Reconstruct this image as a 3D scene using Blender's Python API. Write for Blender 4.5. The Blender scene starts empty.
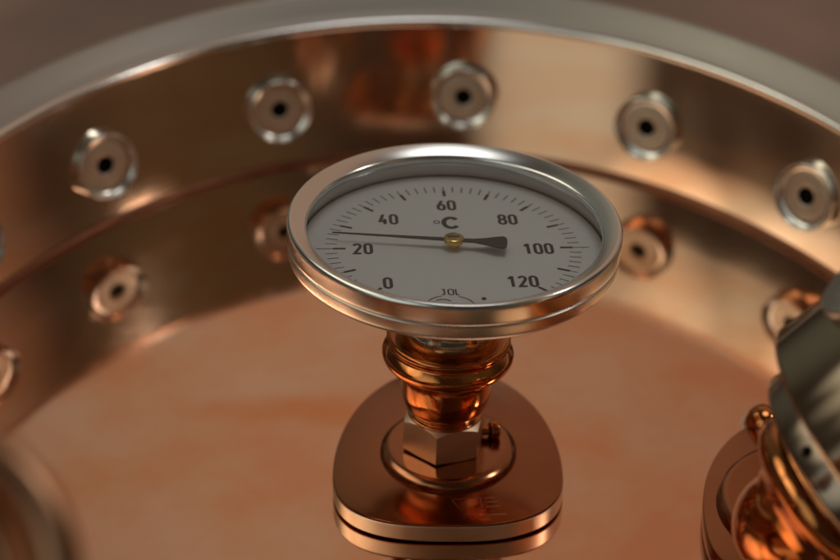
import bpy, bmesh, math, random
from mathutils import Vector, Matrix
S = 0.01                      # millimetres -> scene units (1 unit = 10 cm)
PI = math.pi
sc = bpy.context.scene
COL = sc.collection
random.seed(4)

# ------------------------------------------------------------------ materials
def nodes_of(name):
    m = bpy.data.materials.new(name); m.use_nodes = True
    nt = m.node_tree
    return m, nt, nt.nodes['Principled BSDF']

def metal(name, col, rough, var=0.04, scale=18.0, tint=0.12, bump=0.0, bscale=40.0, aniso=0.0, dark=None, stretch=None):
    """polished or brushed metal: base colour and gloss both wander a little, faint surface waviness"""
    m, nt, b = nodes_of(name)
    N, L = nt.nodes, nt.links
    tc = N.new('ShaderNodeTexCoord')
    src = tc.outputs['Object']
    if stretch:
        mp = N.new('ShaderNodeMapping'); mp.inputs['Scale'].default_value = stretch
        L.new(src, mp.inputs['Vector']); src = mp.outputs['Vector']
    n1 = N.new('ShaderNodeTexNoise'); n1.inputs['Scale'].default_value = scale; n1.inputs['Detail'].default_value = 6
    L.new(src, n1.inputs['Vector'])
    mr = N.new('ShaderNodeMapRange'); mr.inputs['From Min'].default_value = .3; mr.inputs['From Max'].default_value = .7
    mr.inputs['To Min'].default_value = max(.01, rough - var); mr.inputs['To Max'].default_value = rough + var
    L.new(n1.outputs['Fac'], mr.inputs['Value']); L.new(mr.outputs['Result'], b.inputs['Roughness'])
    n2 = N.new('ShaderNodeTexNoise'); n2.inputs['Scale'].default_value = scale * .37; n2.inputs['Detail'].default_value = 4
    L.new(src, n2.inputs['Vector'])
    mx = N.new('ShaderNodeMix'); mx.data_type = 'RGBA'
    d = dark or tuple(c * (1 - tint) for c in col)
    mx.inputs['A'].default_value = (*col, 1); mx.inputs['B'].default_value = (*d, 1)
    mr2 = N.new('ShaderNodeMapRange'); mr2.inputs['From Min'].default_value = .4; mr2.inputs['From Max'].default_value = .68
    L.new(n2.outputs['Fac'], mr2.inputs['Value']); L.new(mr2.outputs['Result'], mx.inputs['Factor'])
    L.new(mx.outputs['Result'], b.inputs['Base Color'])
    b.inputs['Metallic'].default_value = 1.0
    if aniso: b.inputs['Anisotropic'].default_value = aniso
    if bump:
        n3 = N.new('ShaderNodeTexNoise'); n3.inputs['Scale'].default_value = bscale; n3.inputs['Detail'].default_value = 3
        L.new(src, n3.inputs['Vector'])
        bp = N.new('ShaderNodeBump'); bp.inputs['Strength'].default_value = bump; bp.inputs['Distance'].default_value = .01
        L.new(n3.outputs['Fac'], bp.inputs['Height']); L.new(bp.outputs['Normal'], b.inputs['Normal'])
    return m

def paint(name, col, rough=.5, var=.05, scale=30):
    m, nt, b = nodes_of(name)
    N, L = nt.nodes, nt.links
    tc = N.new('ShaderNodeTexCoord'); n = N.new('ShaderNodeTexNoise'); n.inputs['Scale'].default_value = scale; n.inputs['Detail'].default_value = 5
    L.new(tc.outputs['Object'], n.inputs['Vector'])
    mx = N.new('ShaderNodeMix'); mx.data_type = 'RGBA'
    mx.inputs['A'].default_value = (*[c * (1 - var) for c in col], 1); mx.inputs['B'].default_value = (*[min(1, c * (1 + var)) for c in col], 1)
    L.new(n.outputs['Fac'], mx.inputs['Factor']); L.new(mx.outputs['Result'], b.inputs['Base Color'])
    b.inputs['Roughness'].default_value = rough
    return m

STEEL = (.76, .71, .65)
COPPER = (.86, .43, .24)
M = {}
M['wall'] = metal('polished_steel_wall', (.78, .71, .62), .105, .03, 3, .10, .02, 4)
M['rim'] = metal('satin_steel_rim', (.40, .35, .31), .5, .02, 2, .05)
M['bead'] = metal('polished_rim_bead', (.90, .88, .86), .17, .02, 3)
M['plate'] = None
M['gasket'] = metal('red_copper_joint', (.26, .10, .055), .45, .08, 9, .3)
M['bezel'] = metal('brushed_steel_bezel', (.82, .80, .77), .20, .02, 5, .04)
M['case'] = metal('steel_case', (.80, .77, .72), .28, .02, 5, .05)
M['inner'] = paint('grey_inner_wall', (.58, .57, .55), .35)
M['dial'] = paint('white_dial', (.80, .79, .77), .42, .015, 12)
M['ink'] = paint('dark_print', (.035, .03, .028), .5)
M['pointer'] = paint('black_pointer', (.035, .028, .025), .38)
M['brass'] = metal('brass', (.80, .55, .18), .22, .06, 60, .15)
M['copper'] = metal('polished_copper', (.66, .235, .075), .10, .04, 22, .25, .05, 30)
M['copper_flange'] = metal('brown_copper_flange', (.42, .165, .08), .17, .03, 10, .14, .015, 12)
M['copper_edge'] = metal('bright_copper_edge', (.92, .74, .58), .34, .04, 14, .1)
M['bronze'] = metal('bronze_nut', (.80, .58, .42), .38, .04, 12, .1)
M['neck'] = metal('dull_brass_neck', (.62, .54, .40), .14, .05, 40, .25, .05, 50)
M['bolt'] = metal('bolt_steel', (.92, .88, .82), .24, .03, 6, .05)
M['bolt_face'] = metal('bolt_face_steel', (.76, .67, .56), .52, .05, 30, .14)
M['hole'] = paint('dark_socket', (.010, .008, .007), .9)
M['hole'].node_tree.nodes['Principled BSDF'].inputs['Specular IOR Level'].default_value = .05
M['chrome'] = metal('bright_steel_body', (.52, .40, .29), .08, .02, 4, .06)
M['collar_steel'] = metal('grey_steel_collar', (.42, .32, .24), .13, .02, 6, .08)
M['greyknob'] = metal('grey_knob_metal', (.55, .51, .47), .42, .05, 20, .1)
M['dull_copper'] = metal('dull_copper_pipe', (.52, .28, .165), .32, .06, 8, .15)

M['mark'] = metal('reflection_copper', (.50, .22, .12), .26, .03, 20, .1)  # paler copper for the reflection lines drawn on the flange

def plate_material():
    m, nt, b = nodes_of('polished_copper_plate')
    N, L = nt.nodes, nt.links
    tc = N.new('ShaderNodeTexCoord')
    n1 = N.new('ShaderNodeTexNoise'); n1.inputs['Scale'].default_value = 2.0; n1.inputs['Detail'].default_value = 5; n1.inputs['Roughness'].default_value = .55
    L.new(tc.outputs['Object'], n1.inputs['Vector'])
    r1 = N.new('ShaderNodeMapRange'); r1.inputs['From Min'].default_value = .38; r1.inputs['From Max'].default_value = .64
    L.new(n1.outputs['Fac'], r1.inputs['Value'])
    mx = N.new('ShaderNodeMix'); mx.data_type = 'RGBA'
    mx.inputs['A'].default_value = (.88, .57, .41, 1); mx.inputs['B'].default_value = (.87, .44, .255, 1)
    L.new(r1.outputs['Result'], mx.inputs['Factor'])
    # an orange wiped streak left of the thermometer flange
    mp = N.new('ShaderNodeMapping'); mp.inputs['Location'].default_value = (.44, -1.50, 0); mp.inputs['Scale'].default_value = (1.0, 2.6, 1)
    L.new(tc.outputs['Object'], mp.inputs['Vector'])
    nw = N.new('ShaderNodeTexNoise'); nw.inputs['Scale'].default_value = 3; L.new(tc.outputs['Object'], nw.inputs['Vector'])
    ad = N.new('ShaderNodeVectorMath'); ad.operation = 'MULTIPLY_ADD'; ad.inputs[1].default_value = (.5, .5, 0)
    L.new(nw.outputs['Color'], ad.inputs[0]); L.new(mp.outputs['Vector'], ad.inputs[2])
    sb = N.new('ShaderNodeVectorMath'); sb.operation = 'SUBTRACT'; sb.inputs[1].default_value = (.25, .25, 0); L.new(ad.outputs['Vector'], sb.inputs[0])
    ln = N.new('ShaderNodeVectorMath'); ln.operation = 'LENGTH'; L.new(sb.outputs['Vector'], ln.inputs[0])
    r2 = N.new('ShaderNodeMapRange'); r2.interpolation_type = 'SMOOTHSTEP'
    r2.inputs['From Min'].default_value = .05; r2.inputs['From Max'].default_value = .42; r2.inputs['To Min'].default_value = .6; r2.inputs['To Max'].default_value = 0
    L.new(ln.outputs['Value'], r2.inputs['Value'])
    m2 = N.new('ShaderNodeMix'); m2.data_type = 'RGBA'; m2.inputs['B'].default_value = (.84, .30, .09, 1)
    L.new(mx.outputs['Result'], m2.inputs['A']); L.new(r2.outputs['Result'], m2.inputs['Factor'])
    L.new(m2.outputs['Result'], b.inputs['Base Color'])
    b.inputs['Metallic'].default_value = 1
    n3 = N.new('ShaderNodeTexNoise'); n3.inputs['Scale'].default_value = 4; n3.inputs['Detail'].default_value = 6
    L.new(tc.outputs['Object'], n3.inputs['Vector'])
    r3 = N.new('ShaderNodeMapRange'); r3.inputs['From Min'].default_value = .3; r3.inputs['From Max'].default_value = .7
    r3.inputs['To Min'].default_value = .045; r3.inputs['To Max'].default_value = .085
    L.new(n3.outputs['Fac'], r3.inputs['Value'])
    m5 = N.new('ShaderNodeMapping'); m5.inputs['Rotation'].default_value = (0, 0, .5); m5.inputs['Scale'].default_value = (1.2, 40, 1)
    L.new(tc.outputs['Object'], m5.inputs['Vector'])
    n5 = N.new('ShaderNodeTexNoise'); n5.inputs['Scale'].default_value = 2.2; n5.inputs['Detail'].default_value = 5; L.new(m5.outputs['Vector'], n5.inputs['Vector'])
    r5 = N.new('ShaderNodeMapRange'); r5.inputs['From Min'].default_value = .5; r5.inputs['From Max'].default_value = .75; r5.inputs['To Max'].default_value = .05
    L.new(n5.outputs['Fac'], r5.inputs['Value'])
    a5 = N.new('ShaderNodeMath'); a5.operation = 'ADD'; L.new(r3.outputs['Result'], a5.inputs[0]); L.new(r5.outputs['Result'], a5.inputs[1])
    L.new(a5.outputs['Value'], b.inputs['Roughness'])
    n4 = N.new('ShaderNodeTexNoise'); n4.inputs['Scale'].default_value = 1.6; n4.inputs['Detail'].default_value = 2
    L.new(tc.outputs['Object'], n4.inputs['Vector'])
    bp = N.new('ShaderNodeBump'); bp.inputs['Strength'].default_value = .06; bp.inputs['Distance'].default_value = .02
    L.new(n4.outputs['Fac'], bp.inputs['Height']); L.new(bp.outputs['Normal'], b.inputs['Normal'])
    return m
M['plate'] = plate_material()

def glass_material():
    m = bpy.data.materials.new('thin_clear_glass'); m.use_nodes = True
    nt = m.node_tree; N, L = nt.nodes, nt.links
    N.clear()
    out = N.new('ShaderNodeOutputMaterial'); mix = N.new('ShaderNodeMixShader'); fr = N.new('ShaderNodeFresnel'); fr.inputs['IOR'].default_value = 1.45
    tr = N.new('ShaderNodeBsdfTransparent'); tr.inputs['Color'].default_value = (.95, .95, .94, 1)
    gl = N.new('ShaderNodeBsdfGlossy'); gl.inputs['Roughness'].default_value = .02
    L.new(fr.outputs['Fac'], mix.inputs['Fac']); L.new(tr.outputs['BSDF'], mix.inputs[1]); L.new(gl.outputs['BSDF'], mix.inputs[2])
    L.new(mix.outputs['Shader'], out.inputs['Surface'])
    return m
M['glass'] = glass_material()

# ------------------------------------------------------------------ mesh helpers (all take millimetres)
def link(name, bm, mat, parent=None, smooth=True, angle=35):
    bmesh.ops.recalc_face_normals(bm, faces=bm.faces)
    me = bpy.data.meshes.new(name); bm.to_mesh(me); bm.free()
    me.materials.append(mat)
    if smooth:
        for p in me.polygons: p.use_smooth = True
        me.set_sharp_from_angle(angle=math.radians(angle))
    o = bpy.data.objects.new(name, me); COL.objects.link(o)
    if parent is not None: o.parent = parent
    return o

def thing(name, label, cat, group=None, mat=None):
    o = bpy.data.objects.new(name, None); COL.objects.link(o)
    o.empty_display_size = .1
    o['label'] = label; o['category'] = cat
    if group: o['group'] = group
    if mat is not None: o.matrix_world = mat
    return o

def fillet(pts, r, n=4):
    """round the inner corners of an open profile; r is one radius or one per point"""
    out = [pts[0]]
    for i in range(1, len(pts) - 1):
        a, b, c = Vector(pts[i - 1]), Vector(pts[i]), Vector(pts[i + 1])
        ri = r[i] if isinstance(r, (list, tuple)) else r
        u, v = (a - b), (c - b)
        t = min(ri, u.length * .45, v.length * .45)
        if t < 1e-4: out.append(tuple(b)); continue
        p, q = b + u.normalized() * t, b + v.normalized() * t
        for k in range(n + 1):
            s = k / n
            out.append(tuple((1 - s) ** 2 * p + 2 * s * (1 - s) * b + s * s * q))
    out.append(pts[-1])
    return out

def lathe(prof, segs=96, closed=False, mtx=None):
    bm = bmesh.new(); rings = []
    for r, z in prof:
        if r < 1e-5:
            rings.append([bm.verts.new((0, 0, z * S))])
        else:
            rings.append([bm.verts.new((r * S * math.cos(2 * PI * k / segs), r * S * math.sin(2 * PI * k / segs), z * S)) for k in range(segs)])
    pairs = list(zip(rings[:-1], rings[1:]))
    if closed: pairs.append((rings[-1], rings[0]))
    for A, B in pairs:
        for k in range(segs):
            k2 = (k + 1) % segs
            if len(A) == 1 and len(B) == 1: continue
            if len(A) == 1: bm.faces.new((A[0], B[k], B[k2]))
            elif len(B) == 1: bm.faces.new((A[k], B[0], A[k2]))
            else: bm.faces.new((A[k], B[k], B[k2], A[k2]))
    if mtx is not None: bmesh.ops.transform(bm, matrix=mtx, verts=bm.verts)
    return bm

def torus_prof(R, z, rr, n=20, rz=None):
    rz = rz or rr
    return [(R + rr * math.cos(2 * PI * k / n), z + rz * math.sin(2 * PI * k / n)) for k in range(n)]

def stack(outline, levels, cap_bottom=True):
    """a solid from one closed outline: levels = [(inset, z)], closed at both ends"""
    bm = bmesh.new(); n = len(outline); rings = []
    cx = sum(p[0] for p in outline) / n; cy = sum(p[1] for p in outline) / n
    nor = []
    for k in range(n):
        a, b = Vector(outline[k - 1]), Vector(outline[(k + 1) % n])
        t = (b - a).normalized(); nor.append(Vector((t.y, -t.x)))
    for ins, z in levels:
        rings.append([bm.verts.new(((outline[k][0] - nor[k].x * ins) * S, (outline[k][1] - nor[k].y * ins) * S, z * S)) for k in range(n)])
    for A, B in zip(rings[:-1], rings[1:]):
        for k in range(n):
            bm.faces.new((A[k], A[(k + 1) % n], B[(k + 1) % n], B[k]))
    bm.faces.new(rings[-1])
    if cap_bottom: bm.faces.new(list(reversed(rings[0])))
    return bm

def tube(path, radius, segs=40, caps=True):
    """round tube along a path of points"""
    bm = bmesh.new(); rings = []
    P = [Vector(p) for p in path]
    up = None
    for i, p in enumerate(P):
        t = (P[min(i + 1, len(P) - 1)] - P[max(i - 1, 0)]).normalized()
        if up is None:
            up = Vector((1, 0, 0)) if abs(t.x) < .8 else Vector((0, 1, 0))
        up = (up - t * up.dot(t)).normalized(); s = t.cross(up)
        r = radius[i] if isinstance(radius, (list, tuple)) else radius
        rings.append([bm.verts.new((p + (up * math.cos(2 * PI * k / segs) + s * math.sin(2 * PI * k / segs)) * r) * S) for k in range(segs)])
    for A, B in zip(rings[:-1], rings[1:]):
        for k in range(segs): bm.faces.new((A[k], A[(k + 1) % segs], B[(k + 1) % segs], B[k]))
    if caps:
        bm.faces.new(rings[-1]); bm.faces.new(list(reversed(rings[0])))
    return bm

def frame_mtx(origin, ex, ey, ez):
    m = Matrix((ex, ey, ez)).transposed().to_4x4(); m.translation = Vector(origin) * S
    return m

def axis_mtx(origin, n, hint=(1, 0, 0)):
    n = Vector(n).normalized(); h = Vector(hint)
    ex = (h - n * h.dot(n)).normalized(); ey = n.cross(ex)
    return frame_mtx(origin, ex, ey, n)

# ------------------------------------------------------------------ camera (solved from the photograph)
CAM = Vector((-8.262, -519.48, 384.75))
TH, RO, FPX = math.radians(31.1223), math.radians(.0056), 2000.0
fw = Vector((0, math.cos(TH), -math.sin(TH)))
r0, u0 = Vector((1, 0, 0)), Vector((0, math.sin(TH), math.cos(TH)))
R2 = r0 * math.cos(RO) + u0 * math.sin(RO); U2 = u0 * math.cos(RO) - r0 * math.sin(RO)
def at_depth(px, py, d):
    return CAM + (fw + R2 * ((px - 420) / FPX) + U2 * ((280 - py) / FPX)) * d
def at_z(px, py, z):
    v = fw + R2 * ((px - 420) / FPX) + U2 * ((280 - py) / FPX)
    return CAM + v * ((z - CAM.z) / v.z)
cd = bpy.data.cameras.new('camera'); cam = bpy.data.objects.new('camera', cd); COL.objects.link(cam)
cam.matrix_world = frame_mtx(CAM, R2, U2, -fw)
cd.sensor_width = 36; cd.lens = FPX / 840 * 36; cd.clip_start = .05; cd.clip_end = 500
cd.dof.use_dof = True; cd.dof.focus_distance = 592 * S
cd.dof.aperture_fstop = cd.lens / 1000 / (10.5 * S); cd.dof.aperture_blades = 0
sc.camera = cam

# ------------------------------------------------------------------ the vessel
VC = (-5.99, -24.97); VA = 187.32; VB = VA * 1.3; VH = 60.1; HB = 27.8
def oval(prof, segs=256, closed=False):
    """sweep a profile (offset outward from the oval, height) round the oval opening"""
    bm = bmesh.new(); rings = []
    for d, z in prof:
        ring = []
        for k in range(segs):
            a = 2 * PI * k / segs
            x, y = VA * math.cos(a), VB * math.sin(a)
            n = Vector((math.cos(a) / VA, math.sin(a) / VB)).normalized()
            ring.append(bm.verts.new(((x + n.x * d) * S, (y + n.y * d) * S, z * S)))
        rings.append(ring)
    pairs = list(zip(rings[:-1], rings[1:]))
    if closed: pairs.append((rings[-1], rings[0]))
    for A, B in pairs:
        for k in range(segs): bm.faces.new((A[k], A[(k + 1) % segs], B[(k + 1) % segs], B[k]))
    return bm
vessel = thing('copper_kettle', 'big oval kettle top with rolled steel rim, polished wall and shiny copper floor', 'kettle',
               mat=Matrix.Translation((VC[0] * S, VC[1] * S, 0)))
link('steel_wall', oval([(1.2, -2.4)] + [(.2 + 1.0 * (1 - k / 14) ** 1.8, 22.0 * k / 14) for k in range(15)] + [(.2, 40), (.2, VH - 1.5), (3.0, VH - 1.5), (3.0, -2.4)], closed=True), M['wall'], vessel)
link('sloped_rim', oval(fillet([(2.2, VH - 4), (2.6, VH + .2), (5.4, VH + 2.6), (12.2, VH + 9.6), (15.5, VH + 8.6), (16.5, VH - 2), (14.5, VH - 8)], [0, .8, 1.5, 1.9, 3, 2, 0], 6)), M['rim'], vessel, angle=60)
link('rim_bead', oval(torus_prof(1.2, VH - .6, 2.2, 20, 1.9), closed=True), M['bead'], vessel, angle=60)
link('joint_strip', oval(fillet([(1.15, 2.3), (.3, 2.1), (-.5, 1.2), (-1.0, .05)], .4, 3)), M['gasket'], vessel)
bm = oval([(1.3, 0), (1.3, -2.5)])
bm.verts.ensure_lookup_table()
bm.faces.new([bm.verts[k] for k in range(256)])
link('copper_floor', bm, M['plate'], vessel)
link('outer_shell', oval([(14, VH - 4), (14, -60), (0, -260), (-4, -260), (10, -60), (10, VH - 4)], closed=True), M['dull_copper'], vessel)

# bolts round the wall
BG = 'domed steel socket bolts set in the kettle wall'
def make_bolt():
    t = thing('socket_bolt', '', 'bolt', BG)
    # local z points out of the wall
    body = [(0.0, -6), (12.7, -6), (12.9, 2.4), (12.8, 2.9), (12.55, 3.1)] + [(9.5 + 2.9 * math.sin(math.radians(a)), .3 + 3.0 * (1 - math.cos(math.radians(a)))) for a in range(84, -1, -7)] + [(9.4, -.6)]
    link('head_ring', lathe(body, 72), M['bolt'], t, angle=60)
    face = fillet([(9.7, -.8), (9.4, .45), (7.0, .65), (4.4, .7), (3.5, .5), (3.3, -.6)], [0, .3, .8, .6, .6, 0], 4)
    link('face_disc', lathe(face, 72), M['bolt_face'], t, angle=50)
    hx = fillet([(3.42, .46), (3.1, -.4), (2.9, -1.2), (0, -1.25)], .2, 2)
    link('socket_hole', lathe(hx, 24), M['hole'], t)
    return t
def copy_tree(o, parent=None):
    c = o.copy(); COL.objects.link(c)
    if parent is not None: c.parent = parent; c.matrix_parent_inverse = o.matrix_parent_inverse
    for ch in list(o.children): copy_tree(ch, c)
    return c
bolt0 = make_bolt()
spots = [(-123.84, 140.55, 'first whole bolt from the left, in the dark part of the steel wall'),
         (-59.49, 177.62, 'bolt second from the left in the dark wall, above left of the thermometer'),
         (15.67, 186.66, 'bolt in the wall straight above the top of the thermometer bezel'),
         (88.34, 165.18, 'bolt in the bright wall up and to the right of the thermometer'),
         (142.61, 121.45, 'rightmost visible bolt, above the tilted steel fitting'),
         (-163.0, 93.0, 'bolt cut off by the left edge, mirrored in the copper floor below it')]
for i, (bx, by, lab) in enumerate(spots):
    b = bolt0 if i == 0 else copy_tree(bolt0)
    b['label'] = lab
    a = math.atan2(by, bx)      # place on the oval
    p = Vector((VC[0] + VA * math.cos(a), VC[1] + VB * math.sin(a), HB))
    nrm = -Vector((math.cos(a) / VA, math.sin(a) / VB, 0)).normalized()
    tc = (CAM - p).normalized()
    nrm = (nrm * .72 + tc * .28).normalized()
    b.matrix_world = axis_mtx(p + nrm * 2.1, nrm, (0, 0, 1))

# ------------------------------------------------------------------ the flange under the thermometer
def egg(hw, yw, back, front, n=144):
    """egg shaped outline: long round back, blunt square-cornered front"""
    pts = []
    for i in range(n):
        a = 2 * PI * i / n
        x, y = math.cos(a), math.sin(a)
        if y >= 0: rr = 1.0 / math.sqrt((x / hw) ** 2 + (y / (back - yw)) ** 2)
        else:
            k = 2.75
            rr = 1.0 / ((abs(x) / hw) ** k + (abs(y) / (yw - front)) ** k) ** (1 / k)
        pts.append((x * rr, yw + y * rr))
    return pts
fl = thing('mounting_flange', 'brown copper egg shaped flange lying flat on the copper floor under the thermometer', 'flange', mat=Matrix.Translation((.5 * S, 0, .02 * S)))
out = egg(36.2, -9, 49, -38)
link('flange_plate', stack(out, [(.7, .45), (.12, .6), (0, .9), (0, 6.4), (.18, 6.85), (.55, 7.0)]), M['copper_flange'], fl, angle=25)
link('bright_edge', stack(out, [(.02, .9), (-.15, 1.1), (-.15, 6.0), (.02, 6.2)], False), M['copper_edge'], fl, angle=25)
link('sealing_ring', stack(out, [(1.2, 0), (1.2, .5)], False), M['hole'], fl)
bm = lathe(fillet([(0, 10.6), (17.5, 10.6), (19.6, 10.5), (21.6, 8.9), (21.9, 6.9)], [0, .5, 1.5, 1.6, 0], 5), 96, mtx=Matrix.Translation((.3 * S, -.4 * S, 0)))
link('raised_boss', bm, M['copper_flange'], fl, angle=50)
# faint reflection on the front of the flange, drawn in as paler lines
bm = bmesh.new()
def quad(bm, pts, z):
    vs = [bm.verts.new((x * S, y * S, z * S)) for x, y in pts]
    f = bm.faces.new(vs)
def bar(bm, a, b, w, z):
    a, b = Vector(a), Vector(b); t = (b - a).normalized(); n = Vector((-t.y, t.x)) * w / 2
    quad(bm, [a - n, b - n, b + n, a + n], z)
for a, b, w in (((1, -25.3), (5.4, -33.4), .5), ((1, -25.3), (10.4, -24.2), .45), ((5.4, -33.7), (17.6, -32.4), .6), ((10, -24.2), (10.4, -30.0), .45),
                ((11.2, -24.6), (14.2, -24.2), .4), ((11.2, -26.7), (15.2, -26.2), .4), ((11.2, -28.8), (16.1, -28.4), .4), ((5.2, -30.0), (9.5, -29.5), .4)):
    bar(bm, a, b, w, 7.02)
link('drawn_reflection', bm, M['mark'], fl, smooth=False)

# ------------------------------------------------------------------ the thermometer (local z = its own axis, 0 at the bezel top)
SG = 1.0
tx, ty = -.0362, -.0034
nz = Vector((-tx, -ty, 1)).normalized(); e1 = Vector((1, 0, tx)).normalized(); e2 = nz.cross(e1)
G = Vector((2.11, .33, 91.69))
T0 = frame_mtx(G, e1, e2, nz)
th = thing('dial_thermometer', 'round steel dial thermometer with white face, black pointer and copper neck, standing on the flange', 'thermometer', mat=T0)
RB = 50 * SG; DD = -9.57 * SG
bez = fillet([(44.4, -3.8), (44.1, -2.9), (44.4, -1.6), (46.6, -.3), (49.3, .85), (50.2, -.3), (50.15, -3.0), (50.1, -5.4), (49.7, -6.1), (48.6, -6.2)],
             [0, .4, .7, 1.2, .9, .9, .5, .4, .3, 0], 7)
link('bezel', lathe(bez, 192), M['bezel'], th, angle=40)
case = fillet([(48.8, -5.4), (49.3, -6.2), (49.9, -6.5), (49.8, -10.2), (48.6, -11.6), (45.7, -12.8), (38, -15.8), (20, -17.3), (13.8, -17.3)],
              [0, .3, .3, 1.4, 1.6, 2, 4, 2, 0], 6)
link('case', lathe(case, 192), M['case'], th, angle=40)
link('inner_wall', lathe([(44.2, -3.6), (44.9, -3.8), (46.3, DD + .9), (46.6, DD - .4)], 160), M['inner'], th)
link('shadow_gap', lathe([(46.45, DD + .85), (46.45, DD + .15), (45.7, DD + .12)], 160), M['hole'], th)
dial = link('dial_face', lathe([(0, DD), (20, DD), (46.4, DD)], 160), M['dial'], th)
pane = link('glass', lathe([(0, -3.1), (25, -3.1), (43.95, -3.1)], 128), M['glass'], th)
if pane.data.polygons[0].normal.z < 0: pane.data.flip_normals()

# --- print on the dial -------------------------------------------------------
def strip(bm, pts, w, z, closed=False, miter=True):
    P = [Vector((p[0], p[1])) for p in pts]; n = len(P); L = []; Rr = []
    for i in range(n):
        if closed: a, b, c = P[i - 1], P[i], P[(i + 1) % n]
        else: a, b, c = P[max(i - 1, 0)], P[i], P[min(i + 1, n - 1)]
        t1 = (b - a) if (b - a).length > 1e-9 else (c - b)
        t2 = (c - b) if (c - b).length > 1e-9 else t1
        t1, t2 = t1.normalized(), t2.normalized()
        n1 = Vector((-t1.y, t1.x)); n2 = Vector((-t2.y, t2.x)); m = n1 + n2
        if m.length < 1e-6: m = n1
        m.normalize(); k = w / 2 / max(.45, m.dot(n1))
        L.append(bm.verts.new(((b + m * k).x * S, (b + m * k).y * S, z * S))); Rr.append(bm.verts.new(((b - m * k).x * S, (b - m * k).y * S, z * S)))
    for i in range(n if closed else n - 1):
        j = (i + 1) % n
        bm.faces.new((L[i], Rr[i], Rr[j], L[j]))
def arc(cx, cy, rx, ry, a0, a1, n=14):
    return [(cx + rx * math.cos(math.radians(a0 + (a1 - a0) * k / n)), cy + ry * math.sin(math.radians(a0 + (a1 - a0) * k / n))) for k in range(n + 1)]
def rring(x0, y0, x1, y1, r):
    p = []
    for cx, cy, a in ((x1 - r, y1 - r, 0), (x0 + r, y1 - r, 90), (x0 + r, y0 + r, 180), (x1 - r, y0 + r, 270)):
        p += arc(cx, cy, r, r, a, a + 90, 6)
    return p
def glyph(ch):
    """centre lines in a box 0..1 wide, 0..2.3 high: list of (points, closed)"""
    H = 2.3
    return {'0': [(rring(0, 0, 1, H, .48), True)],
            '1': [([(.05, H - .55), (.62, H + .02)], False), ([(.62, H + .12), (.62, -.12)], False)],
            '2': [(arc(.5, H - .5, .5, .5, 170, -20, 14) + [(.86, 1.35), (.02, 0), (1.08, 0)], False)],
            '4': [([(.55, H + .1), (-.02, .62), (1.12, .62)], False), ([(.74, 1.25), (.74, -.12)], False)],
            '6': [(rring(0, 0, 1, 1.35, .48), True), ([(.72, H + .1), (.1, 1.1), (.02, .8)], False)],
            '8': [(rring(.04, 1.22, .96, H, .42), True), (rring(-.02, 0, 1.02, 1.2, .48), True)],
            'C': [(arc(.5, H / 2, .52, H / 2, 38, 322, 22), False)],
            'o': [(arc(.5, .5, .5, .5, 0, 345, 16), True)],
            'J': [([(.2, 2.3), (.75, 2.3), (.75, .5)] + arc(.4, .45, .35, .45, 0, -150, 8), False)],
            'O': [(rring(0, 0, 1.2, 2.3, .5), True)],
            'L': [([(.1, 2.4), (.1, 0), (.9, 0)], False)]}[ch]
ROT = .0732
cr, sr = math.cos(ROT), math.sin(ROT)
def text(bm, s, cx, cy, w, h, sw, gap, z):
    total = len(s) * w + (len(s) - 1) * gap
    for i, ch in enumerate(s):
        x0 = -total / 2 + i * (w + gap)
        for pts, cl in glyph(ch):
            q = []
            for x, y in pts:
                lx, ly = x0 + x * w, (y / 2.3 - .5) * h
                q.append((cx + lx * cr - ly * sr, cy + lx * sr + ly * cr))
            strip(bm, q, sw, z, cl)
ZP = DD + .05
numerals = (('0', -19.4, -21.6), ('20', -27.2, -2.17), ('40', -19.79, 16.41), ('60', -1.87, 26.51), ('80', 16.97, 18.66), ('100', 25.59, 1.24), ('120', 20.1, -18.3))
for s, x, y in numerals:
    bm = bmesh.new(); text(bm, s, x * SG, y * SG, 1.9, 5.5, 1.0, 1.35, ZP)
    link('numeral', bm, M['ink'], dial, smooth=False)
bm = bmesh.new(); text(bm, 'C', -.5 * SG, 15.5 * SG, 4.3, 6.2, 1.5, 0, ZP)
text(bm, 'o', -5.0 * SG, 16.8 * SG, 1.7, 4.2, .42, 0, ZP)
link('unit_sign', bm, M['ink'], dial, smooth=False)
bm = bmesh.new()
for k in range(61):
    T = 2 * k; a = math.radians(225 - 2.25 * T) + ROT
    big = T % 10 == 0
    r0_, r1_ = (32.4, 38.6) if big else (35.0, 38.6)
    if T in (20, 100): r1_ = 41.2
    c, s_ = math.cos(a), math.sin(a)
    if big:
        bar(bm, (c * r0_ * SG, s_ * r0_ * SG), (c * 36.2 * SG, s_ * 36.2 * SG), 1.0, ZP)
        bar(bm, (c * 36.2 * SG, s_ * 36.2 * SG), (c * r1_ * SG, s_ * r1_ * SG), .34, ZP)
    else:
        bar(bm, (c * r0_ * SG, s_ * r0_ * SG), (c * r1_ * SG, s_ * r1_ * SG), .38, ZP)
link('scale_marks', bm, M['ink'], dial, smooth=False)
bm = bmesh.new()
text(bm, 'JOL', -1.2 * SG, -25.6 * SG, 1.25, 3.0, .5, .85, ZP)
strip(bm, arc(-1.2 * SG, -33.2 * SG, 7.0, 5.6, 10, 70, 10), .45, ZP); strip(bm, arc(-1.2 * SG, -33.2 * SG, 7.0, 5.6, 112, 170, 10), .45, ZP)
strip(bm, arc(-3.2 * SG, -31.4 * SG, 2.4, 1.6, 30, 150, 8), .5, ZP)
quad(bm, [(8.42 * SG + .75 * math.cos(2 * PI * k / 14), -28.7 * SG + .9 * math.sin(2 * PI * k / 14)) for k in range(14)], ZP)
link('maker_emblem', bm, M['ink'], dial, smooth=False)

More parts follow.
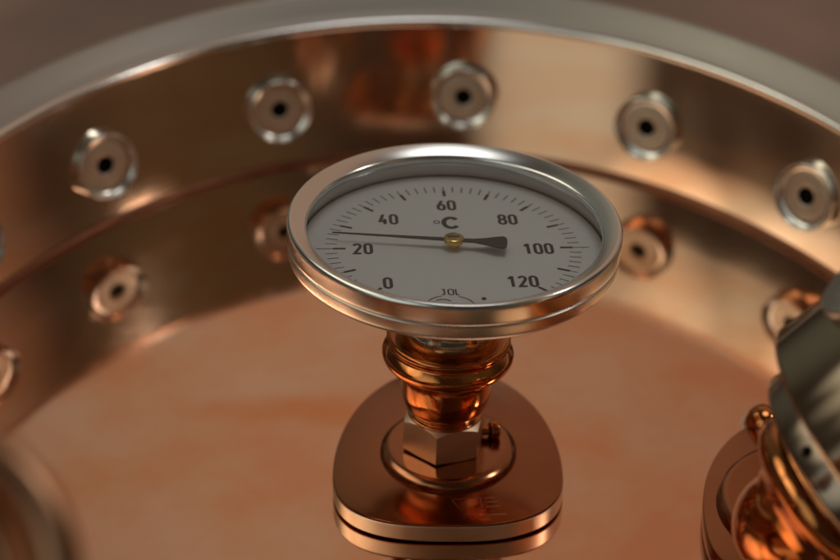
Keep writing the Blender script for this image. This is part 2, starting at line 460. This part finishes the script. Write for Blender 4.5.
# --- pointer and hub ---------------------------------------------------------
PH = 3.1 * SG
ZQ = DD + PH
def flat_solid(pts, z0, z1):
    bm = bmesh.new()
    A = [bm.verts.new((x * S, y * S, z0 * S)) for x, y in pts]; B = [bm.verts.new((x * S, y * S, z1 * S)) for x, y in pts]
    bm.faces.new(list(reversed(A))); bm.faces.new(B); n = len(pts)
    for k in range(n): bm.faces.new((A[k], A[(k + 1) % n], B[(k + 1) % n], B[k]))
    return bm
ang = math.radians(176.6); ca, sa = math.cos(ang), math.sin(ang)
prof = [(-36.6, .18), (-20, .42), (-3.5, .85), (3.0, .95), (6.0, 1.05), (9.5, 1.9), (12.5, 3.0), (14.6, 3.6), (15.4, 3.3), (15.9, 2.4), (16.1, 1.0)]
half = [(-x, w) for x, w in prof] + [(-x, -w) for x, w in reversed(prof)]
pp = [((x * ca - y * sa) * SG, (x * sa + y * ca) * SG) for x, y in half]
ptr = link('pointer', flat_solid(pp, ZQ - .35, ZQ), M['pointer'], th, smooth=False)
hub = fillet([(0, ZQ + 1.0), (2.5, ZQ + .95), (3.1, ZQ + .5), (3.1, ZQ - .7), (1.6, ZQ - .9), (1.5, DD + .01)], .3, 3)
hb = link('hub', lathe(hub, 48), M['brass'], ptr)
bm = flat_solid([(-1.7, -.28), (1.7, -.1), (1.7, .3), (-1.7, .12)], ZQ + .98, ZQ + 1.06)
link('hub_slot', bm, M['hole'], hb, smooth=False)

# --- neck, collar, cup, nut --------------------------------------------------
def K(*a): return [(r * 1.0, -k) for r, k in a]
link('neck', lathe(fillet(K((14.0, 17.0), (14.6, 19), (14.6, 26), (13.7, 28.5), (13.7, 34), (14.8, 36.5), (14.8, 45)), 1.0, 3), 80), M['neck'], th)
collar = fillet(K((14.7, 41.6), (16.4, 40.4), (18.6, 39.7), (19.4, 41.0), (18.1, 42.9), (19.3, 44.2), (20.6, 45.9), (20.3, 48.2), (17.9, 50.1), (14.5, 51.2), (13.6, 52.4)),
                [0, 1, 1.3, 1.3, 1.5, 1.2, 1.7, 1.7, 2.4, 1.5, 0], 5)
link('flared_collar', lathe(collar, 96), M['copper'], th, angle=60)
cup = fillet(K((13.5, 51.4), (14.2, 54.3), (14.1, 60.6), (12.9, 65.2), (11.0, 67.4), (10.7, 68.0), (11.9, 68.5), (11.9, 69.3), (10.6, 69.6)), [0, 2, 4, 3, 1, .8, .5, .5, 0], 5)
link('copper_sleeve', lathe(cup, 96), M['copper'], th, angle=60)
# hexagon nut with chamfered corners
def hexnut(R, z0, z1, rot, ch=.9):
    bm = bmesh.new(); rings = []
    n = 6; sub = 8
    def hexpt(k, j):
        a0_, a1_ = rot + k * PI / 3, rot + (k + 1) * PI / 3
        p0 = Vector((math.cos(a0_), math.sin(a0_))) * R; p1 = Vector((math.cos(a1_), math.sin(a1_))) * R
        return p0.lerp(p1, j / sub)
    for zz, side in ((z0, 0), (z1, 1)):
        pass
    Ri = R * math.cos(PI / 6)
    base = [hexpt(k, j) for k in range(6) for j in range(sub)]
    def ring(f, z): return [bm.verts.new((p.x * f(p) * S, p.y * f(p) * S, z(p) * S)) for p in base]
    drop = lambda p: (p.length - Ri) / (R - Ri) * 1.3
    rings.append(ring(lambda p: Ri * .97 / p.length, lambda p: z0))
    rings.append(ring(lambda p: 1, lambda p: z0 - .2 - drop(p)))
    rings.append(ring(lambda p: 1, lambda p: z1 + .15 + drop(p) * .25))
    rings.append(ring(lambda p: Ri * .97 / p.length, lambda p: z1))
    rings.append(ring(lambda p: 8 / p.length, lambda p: z1))
    rings.insert(0, ring(lambda p: 8 / p.length, lambda p: z0))
    m = len(base)
    for A, B in zip(rings[:-1], rings[1:]):
        for k in range(m): bm.faces.new((A[k], A[(k + 1) % m], B[(k + 1) % m], B[k]))
    return bm
link('hexagon_nut', hexnut(13.6, -69.0, -80.9, math.radians(-101)), M['bronze'], th, angle=20)
# small screw standing out of the foot of the nut on its right
sm = axis_mtx((9.6, 2.6, -78.4), (1, .12, .05))
scr = link('set_screw', lathe(fillet([(0, 8.3), (2.7, 8.3), (2.9, 7.8), (2.9, 5.6), (1.6, 5.4), (1.6, 0)], .35, 3), 28, mtx=sm), M['copper'], th)
link('screw_slot', lathe([(2.2, 5.4), (2.2, 4.9), (1.65, 4.9)], 24, mtx=sm), M['hole'], scr)

# ------------------------------------------------------------------ right hand fitting
f2 = thing('mounting_flange', 'copper egg shaped flange below the tilted steel fitting at the right edge', 'flange', mat=Matrix.Translation((1.145, -.29, .0002)))
link('flange_plate', stack(out, [(.7, .45), (.12, .6), (0, .9), (0, 6.4), (.18, 6.85), (.55, 7.0)]), M['copper_flange'], f2, angle=25)
link('sealing_ring', stack(out, [(1.2, 0), (1.2, .5)], False), M['hole'], f2)
bm = lathe(fillet([(0, 10.4), (24, 10.4), (28.6, 11.4), (31.0, 10.6), (31.6, 7.6), (32.2, 6.4), (33.6, 6.9)], [0, 3, 1.5, 1.2, .3, .3, 0], 5), 96, mtx=Matrix.Translation((.3 * S, -1.0 * S, 0)))
link('raised_boss', bm, M['copper_flange'], f2, angle=50)
AX = (R2 * .77 + U2 * .64) * .933 - fw * .36; AX.normalize()
QB = at_depth(883, 467, 520)
RM = axis_mtx(QB, AX, fw)
rf = thing('steel_pipe_fitting', 'shiny cylindrical steel fitting on a copper pipe, leaning out past the right edge', 'pipe fitting', mat=RM)
link('steel_body', lathe(fillet([(34, -.2), (43.4, 0), (44.4, 1.0), (44.4, 31), (43, 33.5), (33, 34.5), (33, 50), (31, 52), (0, 52)], [0, .3, .7, 1, 1.5, 1, 1, 1, 0], 5), 160), M['chrome'], rf)
col = link('collar', lathe(fillet([(24, -9.8), (34.4, -9.8), (35.4, -8.9), (35.4, -1.0), (34.8, -.3)], [0, .5, .7, .4, 0], 4), 160), M['collar_steel'], rf)
# screw hole in the collar: find its place on the collar from where it sits on the photographed ring
vh = at_depth(803, 450, 1) - CAM
hp = CAM + vh * ((QB - AX * 5 - CAM).dot(AX) / vh.dot(AX))
hl = RM.to_3x3().transposed() @ (hp - QB)
ha = math.atan2(hl.y, hl.x)
hm = axis_mtx((35.2 * math.cos(ha), 35.2 * math.sin(ha), -5.0), (math.cos(ha), math.sin(ha), 0), (0, 0, 1))
link('screw_hole', lathe([(0, .5), (1.3, .5), (1.5, .2), (1.6, -1)], 24, mtx=hm), M['hole'], col)
link('copper_bell', lathe(fillet([(25, -9.6), (26.4, -10.8), (25.6, -12.6), (26.8, -14.4), (27.4, -17.0), (26.4, -19.8), (23.0, -22.0), (19.4, -24.0), (17.0, -28.0)], [0, 1, 2, 1.5, 2, 2, 2, 2, 0], 5), 128), M['copper'], rf, angle=60)
# bent copper pipe from the flange into the bell (in the fitting's frame)
inv = RM.inverted()
p3 = Vector((0, 0, -24)); p2 = Vector((0, 0, -40))
b0 = inv @ (Vector((115, -31, 11)) * S) / S; b1 = inv @ (Vector((115, -36, 22)) * S) / S
path = []
for k in range(25):
    t = k / 24
    path.append((1 - t) ** 3 * b0 + 3 * t * (1 - t) ** 2 * b1 + 3 * t * t * (1 - t) * p2 + t ** 3 * p3)
link('bent_pipe', tube(path, 16.8, 48), M['copper'], rf, angle=60)
kp = inv @ (at_depth(893, 324, 500) * S) / S
ka = math.atan2(kp.y, kp.x)
km = axis_mtx((43.8 * math.cos(ka), 43.8 * math.sin(ka), kp.z), (math.cos(ka), math.sin(ka), 0), (0, 0, 1))
link('locking_knob', lathe(fillet([(10.4, -4), (10.4, 3.0), (9.6, 4.4), (4, 4.8), (0, 4.8)], [0, 1, 1.6, 2, 0], 5), 40, mtx=km), M['greyknob'], rf, angle=60)
# acorn nut between the flange and the collar
np_ = at_z(762, 440, .02)
an = thing('cap_nut', 'small domed copper cap nut beside the tilted fitting, just left of its collar', 'nut', mat=Matrix.Translation(np_ * S))
link('nut_base', hexnut(7.6, 6.4, 0, .3), M['bronze'], an, angle=20)
link('nut_dome', lathe([(6.3 * math.cos(a * PI / 24), 6.4 + 6.6 * math.sin(a * PI / 24)) for a in range(13)], 40), M['copper'], an)

# ------------------------------------------------------------------ blurred pipe end, lower left, near the camera
PE = at_depth(-108, 590, 320)
pd = (CAM - PE).normalized()
pe = thing('pipe_end', 'blurred copper pipe end with a thick rounded lip in the lower left corner', 'pipe', mat=axis_mtx(PE, pd))
link('rounded_lip', lathe(torus_prof(26.6, 0, 3.9, 28), 128, True), M['dull_copper'], pe)
inv = axis_mtx(PE, pd).inverted()
q3 = Vector((0, 0, -4)); q2 = Vector((0, 0, -80))
c0 = inv @ (Vector((-146, -150, 0)) * S) / S; c1 = inv @ (Vector((-146, -150, 50)) * S) / S
path = [(1 - t) ** 3 * c0 + 3 * t * (1 - t) ** 2 * c1 + 3 * t * t * (1 - t) * q2 + t ** 3 * q3 for t in [k / 24 for k in range(25)]]
link('pipe_bend', tube(path[:-3], 22, 48), M['dull_copper'], pe, angle=60)
link('end_disc', lathe(fillet([(26, -2.0), (22.5, -4), (20, -13), (19, -16), (0, -16)], 2, 4), 96), M['dull_copper'], pe, angle=60)

# ------------------------------------------------------------------ floor far below
def floor_mat():
    m, nt, b = nodes_of('brown_floor'); N, L = nt.nodes, nt.links
    tc = N.new('ShaderNodeTexCoord'); n = N.new('ShaderNodeTexNoise'); n.inputs['Scale'].default_value = .35; n.inputs['Detail'].default_value = 3
    L.new(tc.outputs['Object'], n.inputs['Vector'])
    cr_ = N.new('ShaderNodeValToRGB'); cr_.color_ramp.elements[0].position = .36; cr_.color_ramp.elements[1].position = .66
    cr_.color_ramp.elements[0].color = (.18, .115, .09, 1); cr_.color_ramp.elements[1].color = (.36, .20, .15, 1)
    L.new(n.outputs['Fac'], cr_.inputs['Fac']); L.new(cr_.outputs['Color'], b.inputs['Base Color'])
    b.inputs['Roughness'].default_value = .6
    return m
bm = bmesh.new()
vs = [bm.verts.new(p) for p in ((-40, -40, -4), (40, -40, -4), (40, 40, -4), (-40, 40, -4))]; bm.faces.new(vs)
flo = link('floor', bm, floor_mat(), smooth=False); flo['kind'] = 'structure'

# ------------------------------------------------------------------ light
w = bpy.data.worlds.new('World'); sc.world = w; w.use_nodes = True
nt = w.node_tree; N, L = nt.nodes, nt.links
bg = N['Background']; tcw = N.new('ShaderNodeTexCoord')
cur = None
def lobe(d, inner, outer, col):
    """a soft patch of room light round direction d (angles in degrees)"""
    global cur
    d = Vector(d).normalized()
    dt = N.new('ShaderNodeVectorMath'); dt.operation = 'DOT_PRODUCT'; dt.inputs[1].default_value = d
    nm = N.new('ShaderNodeVectorMath'); nm.operation = 'NORMALIZE'; L.new(tcw.outputs['Generated'], nm.inputs[0])
    L.new(nm.outputs['Vector'], dt.inputs[0])
    mr = N.new('ShaderNodeMapRange'); mr.interpolation_type = 'SMOOTHSTEP'
    mr.inputs['From Min'].default_value = math.cos(math.radians(outer)); mr.inputs['From Max'].default_value = math.cos(math.radians(inner))
    L.new(dt.outputs['Value'], mr.inputs['Value'])
    sc_ = N.new('ShaderNodeVectorMath'); sc_.operation = 'SCALE'; sc_.inputs[0].default_value = col; L.new(mr.outputs['Result'], sc_.inputs['Scale'])
    ad = N.new('ShaderNodeVectorMath'); ad.operation = 'ADD'
    L.new(sc_.outputs['Vector'], ad.inputs[1])
    if cur is None: ad.inputs[0].default_value = (.038, .029, .021)
    else: L.new(cur, ad.inputs[0])
    cur = ad.outputs['Vector']
lobe((.40, .78, .50), 22, 48, (.27, .172, .118))          # the warm room beyond
lobe((-.42, .76, .50), 4, 36, (.085, .095, .078))
lobe((-.543, -.695, .47), 9, 25, (.62, .70, .64))         # daylight behind, to the left
lobe((-.70, -.26, .682), 6, 16, (1.45, 1.42, 1.15))
lobe((-.74, -.02, .682), 6, 16, (.90, .88, .70))
lobe((-.70, .22, .682), 6, 16, (1.45, 1.42, 1.15))
lobe((.72, -.35, .60), 8, 34, (.050, .040, .018))         # dim side of the room
lobe((.08, .05, 1), 7, 19, (2.1, 2.15, 2.1))              # and from a skylight overhead
L.new(cur, bg.inputs['Color']); bg.inputs['Strength'].default_value = 1.0

def lamp(name, pos, target, sx, sy, radiance, col):
    ld = bpy.data.lights.new(name, 'AREA'); ld.shape = 'RECTANGLE'; ld.size = sx; ld.size_y = sy
    ld.energy = radiance * PI * sx * sy; ld.color = col
    o = bpy.data.objects.new(name, ld); COL.objects.link(o)
    p, t = Vector(pos), Vector(target)
    o.location = p; o.rotation_euler = (t - p).to_track_quat('-Z', 'Y').to_euler()
    return o
lamp('window_lamp', (14.6, -.2, 13.6), (0, 0, 0), 2.2, 3.0, 18.0, (1, .97, .92))

sc.view_settings.view_transform = 'Standard'; sc.view_settings.look = 'None'; sc.view_settings.exposure = 0; sc.view_settings.gamma = 1
sc.cycles.max_bounces = 14; sc.cycles.glossy_bounces = 10; sc.cycles.use_denoising = True
sc.cycles.sample_clamp_indirect = 6
